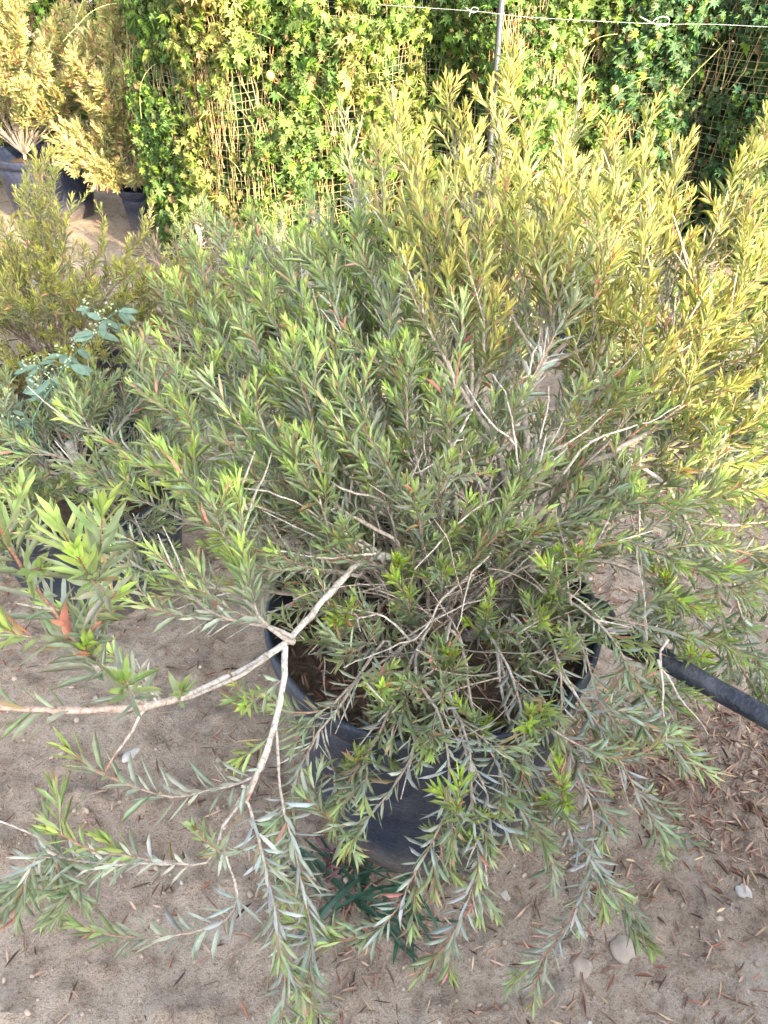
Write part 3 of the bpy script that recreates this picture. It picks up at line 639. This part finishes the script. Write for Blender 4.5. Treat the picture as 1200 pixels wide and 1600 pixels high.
# upright crown: (tip x, tip y, depth, start index)
starts = [(735, 635, 1.60), (850, 570, 1.58), (1045, 525, 1.90), (600, 660, 1.95), (790, 560, 2.05), (1010, 610, 1.86)]
crown = [(545, 190, 2.05, 3), (615, 165, 2.05, 4), (700, 130, 2.10, 4), (790, 95, 2.05, 4), (905, 130, 2.0, 4), (945, 205, 1.95, 2), (1005, 215, 2.0, 2), (1062, 232, 1.95, 2), (1192, 180, 1.85, 2), (1130, 330, 1.85, 2),
         (650, 230, 1.75, 0), (740, 200, 1.75, 0), (820, 190, 1.75, 1), (880, 200, 1.8, 1), (600, 300, 1.7, 0), (560, 330, 1.85, 3), (700, 330, 1.6, 0), (790, 330, 1.6, 1), (880, 340, 1.6, 1), (960, 330, 1.65, 1), (1010, 360, 1.7, 2), (1080, 400, 1.75, 2),
         (1160, 440, 1.7, 5), (1000, 470, 1.5, 5), (930, 450, 1.5, 1), (850, 430, 1.48, 1), (760, 430, 1.5, 0), (650, 440, 1.5, 0), (1070, 500, 1.6, 5), (510, 380, 1.9, 3), (450, 400, 1.9, 3), (330, 345, 2.1, 3), (400, 360, 2.15, 3), (480, 330, 2.2, 3), (300, 400, 2.0, 3), (370, 430, 1.9, 3), (430, 470, 1.85, 3), (330, 480, 1.95, 3), (260, 470, 1.95, 3), (530, 460, 1.85, 3), (560, 420, 2.1, 4), (700, 480, 2.2, 4), (850, 330, 2.2, 4), (900, 420, 2.2, 4), (980, 420, 2.15, 2), (760, 300, 2.25, 4), (640, 380, 2.1, 4), (830, 520, 1.9, 4), (930, 560, 1.85, 5), (740, 520, 1.75, 0)]
for (x, y, d, si) in crown:
    y += 22 if y < 260 and x < 1000 else (14 if y < 300 else 0)
    s0 = starts[si]; sx = s0[0] + R.uniform(-40, 40); sy = s0[1] + R.uniform(-20, 90)
    mid = (sx * .55 + x * .45 + R.uniform(-25, 25), sy * .55 + y * .45, s0[2] * .6 + d * .4 - .02)
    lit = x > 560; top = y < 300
    br([s0, mid, (sx * .12 + x * .88, sy * .2 + y * .8, d), (x, y, d)], .0046, .0014, SUN_TINT if lit else PAL_MAIN, lat=(.10, .040 if top else .044), latlen=(.10, .22) if top else (.11, .25), leaf_from=.45, ang=(12, 34), up=.40, trop=.05, sub=1, young=1.0, yr=.075 if lit else .055, dead=.17)
# left sweep: shoots pointing up and left over the neighbouring pots
for (x, y, d, sx, sy, sd) in ((205, 600, 1.55, 585, 870, 1.49), (250, 555, 1.60, 600, 800, 1.6), (330, 560, 1.62, 620, 780, 1.65), (400, 480, 1.7, 640, 720, 1.7), (480, 480, 1.65, 660, 720, 1.68), (590, 460, 1.6, 700, 700, 1.66), (520, 560, 1.5, 680, 760, 1.6),
                              (440, 560, 1.48, 620, 800, 1.56), (350, 640, 1.45, 585, 860, 1.5), (600, 540, 1.55, 690, 760, 1.62), (95, 650, 1.75, 560, 850, 1.65), (30, 690, 1.75, 540, 880, 1.65), (260, 730, 1.5, 560, 880, 1.52), (40, 830, 1.65, 520, 930, 1.62),
                              (230, 855, 1.30, 440, 985, 1.32), (360, 860, 1.28, 450, 1000, 1.31), (300, 780, 1.42, 560, 900, 1.5), (420, 690, 1.42, 620, 850, 1.5), (560, 660, 1.42, 700, 850, 1.55), (620, 620, 1.5, 700, 830, 1.6),
                              (300, 500, 1.9, 600, 700, 1.9), (660, 540, 1.6, 700, 700, 1.7), (480, 760, 1.4, 600, 880, 1.5)):
    mid = ((sx + x) / 2 + R.uniform(-20, 20), (sy + y) / 2 + 30, (sd + d) / 2)
    br([(sx, sy, sd), mid, (x * .8 + sx * .2, y * .8 + sy * .2 + 6, d), (x, y, d)], .0045, .0014, PAL_MAIN, lat=(.16, .040), latlen=(.10, .22), leaf_from=.45, ang=(16, 42), up=.28, trop=.04, sub=1, dead=.20, yr=.065)
# low inner growth that fills the heart of the shrub: too tangled to count, one part
mw, ml = MB(), MB()
for k in range(34):
    a = k * 2.4; q = .35 + .65 * math.sqrt((k + .5) / 26); b0 = np.array([PX + .05 * math.cos(a), PY + .05 * math.sin(a), PH]); tv = np.array([math.cos(a) * .48 * q, math.sin(a) * .30 * q + .24, .26 + .42 * (1 - q) + rng.uniform(-.05, .08)])
    limb(mw, ml, [b0, b0 + tv * [.4, .4, .6], b0 + tv], .004, .0014, PAL_MAIN if k % 3 else GREY, lat=(.25, .045), latlen=(.09, .18), leaf_from=.5, ang=(18, 50), up=.3, sub=1, dead=.22, young=.7)
for k in range(70):
    a = rng.uniform(0, 6.283); q = PR * .9 * math.sqrt(rng.random()); b0 = np.array([PX + q * math.cos(a) * .7, PY + q * math.sin(a) * .7, PH - .06]); tv = np.array([math.cos(a) * .09, math.sin(a) * .09 - .02, rng.uniform(.06, .17)]) * rng.uniform(.8, 1.5)
    limb(mw, ml, [b0, b0 + tv * [.3, .3, .6], b0 + tv], .0024, .001, GREY, lat=(.3, .035), latlen=(.04, .10), leaf_from=.45, ang=(25, 60), up=.15, sub=0, dead=.4, young=.35 if k % 3 else .9, dens=.8, yr=.03)
o = tag(mw.build('inner_twigs', M_BARK, shr), 'tangled inner twigs low over the pot', kind='stuff'); tag(ml.build('leaves', M_LEAF, o), kind='stuff')
print('main branches', nb[0], len(shr.children))
# bare dead twigs
mw = MB()
for pts in ([(585, 870, 1.49), (500, 800, 1.44), (420, 765, 1.4), (330, 745, 1.38)], [(545, 780, 1.47), (560, 700, 1.45), (540, 610, 1.46)], [(385, 800, 1.36), (370, 770, 1.34), (387, 705, 1.33)], [(388, 800, 1.36), (400, 760, 1.34), (415, 700, 1.33)],
            [(610, 560, 1.9), (560, 480, 1.95), (505, 410, 1.98)], [(575, 540, 1.9), (545, 440, 1.95), (540, 385, 1.97)], [(600, 560, 1.9), (480, 470, 1.95), (410, 390, 2.0)], [(470, 560, 1.8), (475, 470, 1.85), (470, 400, 1.88)], [(1080, 430, 1.85), (1100, 380, 1.86), (1122, 330, 1.87)], [(1080, 600, 1.8), (1079, 440, 1.84), (1095, 436, 1.85)],
            [(640, 1000, 1.46), (580, 960, 1.44), (520, 970, 1.42)], [(740, 900, 1.5), (690, 935, 1.46), (640, 1000, 1.43), (520, 1060, 1.38)], [(770, 860, 1.5), (730, 900, 1.45), (700, 990, 1.4)], [(1000, 700, 1.6), (990, 800, 1.55), (1000, 990, 1.5)], [(960, 990, 1.5), (900, 930, 1.5), (830, 880, 1.52)],
            [(740, 640, 1.5), (700, 720, 1.48), (640, 760, 1.47)], [(620, 1000, 1.5), (700, 960, 1.45), (760, 940, 1.45)], [(760, 820, 1.5), (730, 700, 1.5), (700, 640, 1.5)], [(700, 690, 1.48), (740, 680, 1.5), (775, 665, 1.52)], [(822, 830, 1.56), (815, 740, 1.48), (800, 640, 1.46), (775, 590, 1.47)], [(820, 760, 1.50), (850, 690, 1.46), (860, 610, 1.46)], [(800, 700, 1.5), (760, 660, 1.46), (720, 600, 1.47)], [(830, 720, 1.48), (890, 680, 1.45), (940, 640, 1.46)], [(790, 780, 1.5), (750, 790, 1.45), (700, 830, 1.43), (650, 900, 1.42)], [(880, 740, 1.5), (930, 690, 1.46), (1000, 665, 1.47), (1060, 640, 1.5)], [(810, 640, 1.5), (830, 560, 1.47), (850, 500, 1.5)], [(585, 870, 1.45), (500, 880, 1.4), (430, 870, 1.38)], [(600, 780, 1.45), (540, 760, 1.42), (470, 700, 1.42)], [(1042, 1000, 1.45), (1030, 1050, 1.44), (1100, 1150, 1.46)], [(1030, 1030, 1.44), (1050, 1180, 1.47)]):
    P = smooth_path([ks(q) for q in pts], .02); P = P + np.cumsum(rng.normal(0, .0024, P.shape), 0)
    mt = MB(); tube(mt, P, np.linspace(.0026, .001, len(P)), np.array((.50, .45, .40)) * rng.uniform(.8, 1.1), 5); mt.build('dead_twig', M_BARK, shr)
for k in range(330):     # tangle of fine dead twigs in the heart of the shrub
    a = rng.uniform(0, 6.28); rr = rng.uniform(.02, .30); p0 = np.array([PX + rr * math.cos(a), PY + .02 + rr * math.sin(a), PH - .05 + rng.uniform(0, .22)])
    P = walk(p0, (rng.normal(0, 1), rng.normal(0, 1), rng.uniform(-.3, .9)), rng.uniform(.08, .24), .0, .30)
    tube(mw, P, np.linspace(.0018, .0007, len(P)), np.array((.40, .33, .28)) * rng.uniform(.6, 1.3), 3, False)
tag(mw.build('fine_twigs', M_BARK, shr), 'tangle of fine grey twigs over the pot', kind='stuff')
# dry leaves lying on the soil of the pot
mb = MB(); n = 900; a = rng.uniform(0, 6.28, n); r_ = PR * .9 * np.sqrt(rng.random(n)); b = rng.uniform(0, 6.28, n)
add_leaves(mb, np.stack([PX + r_ * np.cos(a), PY + r_ * np.sin(a), np.full(n, PH - .052) + rng.uniform(-.012, .012, n)], 1), np.stack([np.cos(b), np.sin(b), rng.normal(0, .2, n)], 1), np.stack([rng.normal(0, .4, n), rng.normal(0, .4, n), np.ones(n)], 1), rng.uniform(.02, .045, n), rng.uniform(.003, .006, n), np.array(BROWN)[rng.integers(0, 9, n)] * rng.uniform(.5, 1.1, (n, 1)))
tag(mb.build('fallen_leaves', M_DRY), 'brown fallen leaves covering the soil inside the big pot', 'leaf litter', kind='stuff')

# ------------------------------------------------------------------ neighbouring shrubs
def shrub(x, y, z, label, nl, H, spread, PAL, seed, dens=1.0, yr=.055, lean=(0, 0), young=1.0, latlen=(.10, .2), sp=.055, up=.3, low=.35, sub=1, lf=.5):
    t = empty('bottlebrush_shrub', (x, y, z), label, 'shrub')
    mw = MB(); rs = random.Random(seed)
    tube(mw, smooth_path([(x, y, z), (x + .01, y, z + .08), (x + lean[0] * .15, y + lean[1] * .15, z + .16)], .03), .012, PAL['wood'], 8); mw.build('trunk', M_BARK, t)
    for k in range(nl):
        a = k / nl * 6.283 * 2.4 + rs.uniform(-.4, .4); q = math.sqrt((k + .5) / nl)
        tipv = np.array([math.cos(a) * spread * q + lean[0], math.sin(a) * spread * q + lean[1], H * (1 - (1 - low) * q * q) * rs.uniform(.85, 1.08)])
        b0 = np.array([x, y, z + .03]); tip = b0 + tipv; mid = b0 + tipv * np.array([.45, .45, .55])
        mw, ml = MB(), MB(); limb(mw, ml, [b0, mid, tip], .005, .0015, PAL, lat=(.25, sp), latlen=latlen, leaf_from=lf, ang=(16, 45), up=up, sub=sub, dens=dens, yr=yr, young=young)
        o = mw.build('branch', M_BARK, t); ml.build('leaves', M_LEAF, o)
    return t
OLIVE = pal(young=(.38, .38, .10), mid=(.22, .24, .09), old=(.19, .21, .14), red=(.62, .30, .20), redp=.03, L=.036, Wd=.0055, wood=(.24, .19, .16), ostem=(.24, .18, .15), ystem=(.22, .14, .09))
GOLD = pal(young=(.50, .46, .22), mid=(.34, .36, .15), old=(.22, .26, .12), red=(.66, .28, .22), redp=.05, L=.055, Wd=.011, wood=(.4, .34, .28), ostem=(.38, .31, .25))
TWIG = pal(young=(.36, .36, .14), mid=(.24, .25, .15), old=(.27, .26, .22), redp=.04, L=.034, Wd=.0045, wood=(.36, .30, .27), ostem=(.34, .27, .25), ystem=(.30, .16, .13))
PINK = pal(young=(.50, .38, .20), mid=(.28, .27, .13), old=(.2, .21, .13), red=(.68, .30, .26), redp=.10, L=.04, Wd=.007)
shrub(-.86, 1.80, .32, 'grey green shrub in the half hidden pot at the left', 38, .28, .54, GREY, 1, low=-.1, sp=.045, up=.1, young=.6)
shrub(-1.14, 2.50, .30, 'tall thin olive shrub behind the left pot with ground showing through', 34, .66, .66, OLIVE, 2, low=.2, sp=.034, yr=.08)
shrub(-1.42, 2.15, .05, 'low bronze tipped shrub at the left edge beside the teal weed', 20, .50, .42, pal(**{**OLIVE, 'redp': .06, 'young': (.42, .34, .07)}), 3, low=.4, sp=.035, yr=.10)
shrub(-.66, 2.85, .20, 'twiggy grey shrub with fine leaves between the teal weed and the big shrub', 34, .52, .52, TWIG, 31, low=.1, dens=.6, sp=.035, yr=.05)
shrub(-2.02, 3.20, .26, 'pink tipped shrub at the far left edge, nearest the golden one', 24, .62, .46, PINK, 4, low=.15, yr=.10, sp=.04)
shrub(-2.42, 5.60, .36, 'golden sunlit shrub with pink tips in the far left pot', 48, 1.15, .78, GOLD, 5, low=.30, sp=.042, yr=.14, latlen=(.14, .28), dens=.9, lean=(.05, 0), sub=2)
shrub(-1.62, 5.28, .24, 'golden sunlit shrub drooping beside the left end of the vine fence', 64, 1.0, .44, GOLD, 6, low=-.12, sp=.042, yr=.14, latlen=(.12, .26), dens=.9, up=0, sub=2)
shrub(-.98, 4.12, .22, 'short green shrub in the pot before the left vine', 9, .22, .2, PAL_MAIN, 7, low=-.2, up=0)
shrub(-.52, 3.80, .25, 'short green shrub in the pot behind the bare white twigs', 9, .22, .22, PAL_MAIN, 8)
shrub(1.24, 2.66, .20, 'dark bluish green shrub in the right pot behind the golden branch', 20, .42, .42, pal(mid=(.08, .15, .07), old=(.11, .16, .13), young=(.16, .26, .06)), 9, low=.15, sp=.045)
shrub(2.05, 3.75, .30, 'green shrub near the right edge below the vine', 18, .45, .46, PAL_MAIN, 10, low=.1)
shrub(.85, 3.4, .28, 'green shrub hidden behind the top of the big shrub', 26, .52, .55, PAL_MAIN, 13, low=-.1, latlen=(.14, .24))

# teal flowering weed on the left
weed = empty('flowering_weed', (-.98, 2.1, 0), 'blue green weed with tiny pale flower clusters climbing through the left shrubs', 'weed')
mb, ms, mf = MB(), MB(), MB()
Pw = smooth_path([gpt(150, 860) * [1, 1.25, 1], at(60, 690, 2.05), at(90, 590, 2.1), at(130, 540, 2.12), at(165, 500, 2.15), at(195, 480, 2.16)], .02)
tube(ms, Pw, np.linspace(.004, .0018, len(Pw)), (.12, .22, .16), 6)
for (px, py, s) in ((160, 500, .075), (185, 485, .07), (150, 520, .08), (60, 570, .06), (80, 590, .075), (110, 570, .085), (70, 610, .065), (95, 615, .06), (45, 575, .06), (15, 640, .055), (30, 660, .06), (120, 545, .055), (55, 600, .06), (35, 690, .05), (100, 555, .06), (5, 660, .05), (170, 510, .05), (140, 480, .05)):
    c = at(px, py, 2.1 + R.uniform(-.04, .04)); k = int(np.argmin(np.linalg.norm(Pw - c, axis=1))); tube(ms, smooth_path([Pw[k], (Pw[k] + c) / 2 + [0, 0, .01], c], .02), .0013, (.12, .22, .16), 3, False)
    for q in range(3):
        a = R.uniform(0, 6.28); d = np.array([math.cos(a), math.sin(a) * .6, R.uniform(-.7, .2)])
        add_leaves(mb, np.array([c]), np.array([d]), np.array([[R.uniform(-.3, .3), -.6, .8]]), np.array([s * .8]), np.array([s * .30]), np.array([[.13, .20, .15]]) * R.uniform(.85, 1.25))
    mf = MB()
    for q in range(8):
        w = c + rng.normal(0, .009, 3) + np.array([0, -.01, .016]); rock(mf, w, .0032, np.array((.40, .50, .30)), q, .9, 1)
    mf.build('flower_cluster', M_FRUIT, weed)
mb.build('leaves', M_TEAL, weed); ms.build('stem', M_BARK, weed);

# grass
def grass(loc, label, n, L, Wd, col, name='grass_clump', seed=1, up=1.0):
    t = MB(); rs = np.random.default_rng(seed)
    for k in range(n):
        a = rs.uniform(0, 6.28); p = np.array([loc[0] + rs.normal(0, .02), loc[1] + rs.normal(0, .02), 0.0]); p[2] = float(gz(p[0], p[1])) - .003
        l = rs.uniform(*L); d = nrm(np.array([math.cos(a), math.sin(a), rs.uniform(.5, 1.7) * up])); P = [p]; m_ = 9
        for q in range(m_): d = nrm(d - np.array([0, 0, .22])); P.append(P[-1] + d * l / m_)
        P = np.array(P); P[1:, 2] = np.maximum(P[1:, 2], .004 + gz(P[1:, 0], P[1:, 1])); T, N, B = frames(P); w = rs.uniform(*Wd) * np.sin(np.linspace(.35, 3.14, m_ + 1)) * .5
        V = np.concatenate([P + N * w[:, None], P - np.array([0, 0, .0016]), P - N * w[:, None]]); i = np.arange(m_); s = m_ + 1
        t.add(V, np.concatenate([np.stack([i, i + 1, i + 1 + s, i + s], 1), np.stack([i + s, i + 1 + s, i + 1 + 2 * s, i + 2 * s], 1)]), np.array(col) * rs.uniform(.7, 1.3))
    return tag(t.build(name, M_GRASS), label, 'grass')
g = gpt(545, 1395); grass(g, 'clump of dark strap leaved grass at the left foot of the big pot', 34, (.10, .26), (.006, .012), (.06, .12, .085), seed=4, up=.7)
g = gpt(640, 1370); grass((g[0], g[1] - .01), 'thin dark grass clump touching the front of the big pot', 14, (.12, .24), (.005, .010), (.04, .11, .07), seed=6, up=.8)
for k, (px, py, lab) in enumerate(((1165, 690, 'green grass tuft on bare soil at the right edge'), (1120, 640, 'green grass tuft beside the right black pot'), (1195, 740, 'low grass tuft lowest on the right edge behind the pale boughs'))):
    g = gpt(px, py); grass(g, lab, 60, (.07, .20), (.003, .006), (.09, .19, .08), seed=20 + k)
# withered purple brown weed at the pot's foot
g = gpt(535, 1345); mb = MB()
for k in range(16):
    P = walk((g[0], g[1], .01), (R.uniform(-1, 1), R.uniform(-1, 1), R.uniform(.6, 2)), R.uniform(.05, .12), -.05, .15, .012); tube(mb, P, np.linspace(.003, .001, len(P)), np.array((.10, .05, .06)), 4)
    add_leaves(mb, P[-3:], rng.normal(0, 1, (3, 3)), rng.normal(0, 1, (3, 3)), np.full(3, .03), np.full(3, .008), np.full((3, 3), .07) * [1.6, .8, .9])
tag(mb.build('withered_weed', M_DRY), 'small withered purple brown weed at the left foot of the big pot', 'weed')

# irrigation pipe
mb = MB(); zp = .30
pp = [at(957, 996, 1.47), at(1040, 1033, 1.42), at(1120, 1078, 1.38), at(1200, 1122, 1.33), at(1300, 1182, 1.28)]; pp += [pp[-1] + np.array([.35, -.22, -.16]), pp[-1] + np.array([.9, -.5, -.38]), np.array([2.6, -.6, .02]), np.array([5.0, -1.4, .02])]
P = smooth_path(pp, .03); tube(mb, P, .0190, (0, 0, 0), 24)
pipe = empty('irrigation_pipe', tuple(pp[0]), 'thick black plastic pipe resting against the right rim of the big pot', 'pipe')
mb.build('tube', M_PIPE, pipe)
mb = MB(); tube(mb, P[:4], .0225, (0, 0, 0), 24); mb.build('collar', M_PIPE, pipe)

# ------------------------------------------------------------------ unseen tall hedge, added behind the viewer on the right to shade the foreground
hed = empty('shade_hedge', (3.2, -.9, 0), 'unseen tall hedge added to the right behind the viewer to cast the foreground shade', 'hedge')
HX, HA = np.array([math.cos(az), math.sin(az)]), np.array([math.sin(az), -math.cos(az)])     # across / towards the sun
def hp(h, a): return h * HX + a * HA
def htop(h): return np.where(h < .92, 2.55 + .3 * np.sin(h * 3), np.where(h < 1.75, 1.5, 1.42)) + .12 * np.sin(h * 9)
mb = MB()
for h0, h1, top in ((-1.0, .82, 2.4), (.82, 1.65, 1.25), (1.65, 3.3, 1.30)):
    hs = np.linspace(h0, h1, 14); zs = np.linspace(0, top, 10)
    for a0 in (2.35, 2.95):
        V = np.array([[*hp(h, a0 + .05 * math.sin(h * 7 + z * 5)), z] for z in zs for h in hs]); I = np.arange(9)[:, None] * 14 + np.arange(13)[None]
        mb.add(V, np.stack([I, I + 1, I + 15, I + 14], -1).reshape(-1, 4), (.03, .05, .02))
    V = np.array([[*hp(h, a0), top] for a0 in (2.35, 2.95) for h in hs]); I = np.arange(13); mb.add(V, np.stack([I, I + 1, I + 15, I + 14], -1), (.03, .05, .02))
mb.build('shade_core', M_VINE, hed)  # solid dark core added to stop sun leaking through the hedge
n = 12000; h = rng.uniform(-1.0, 3.4, n); zt = htop(h); z = rng.uniform(.02, 1, n) ** .8 * zt; a = 2.65 + np.sign(rng.normal(0, 1, n)) * rng.uniform(.22, .48, n)
tp = rng.random(n) < .2; z[tp] = zt[tp] - rng.uniform(0, .35, tp.sum()) * rng.random(tp.sum()); a[tp] = rng.uniform(2.2, 3.1, tp.sum())
ed = rng.random(n) < .12; h[ed] = .90 + rng.normal(0, .13, ed.sum()); z[ed] = rng.uniform(.2, 2.6, ed.sum()); a[ed] = rng.uniform(2.25, 3.05, ed.sum())
xy = h[:, None] * HX + a[:, None] * HA
mb = MB(); vine_leaves(mb, np.concatenate([xy, z[:, None]], 1), rng.normal(0, 1, (n, 3)), rng.normal(0, 1, (n, 3)), rng.uniform(.08, .16, n), np.array((.07, .13, .04)) * rng.uniform(.6, 1.5, (n, 1)))
mb.build('foliage', M_VINE, hed)
for q in range(4):
    b_ = hp(-.6 + q * .55, 2.65); mb = MB(); tube(mb, smooth_path([(b_[0], b_[1], 0), (b_[0] + .03, b_[1], 1.2), (b_[0], b_[1] + .04, 2.3)], .15), np.linspace(.05, .02, len(smooth_path([(b_[0], b_[1], 0), (b_[0] + .03, b_[1], 1.2), (b_[0], b_[1] + .04, 2.3)], .15))), (.2, .16, .12), 8); mb.build('trunk', M_BARK, hed)
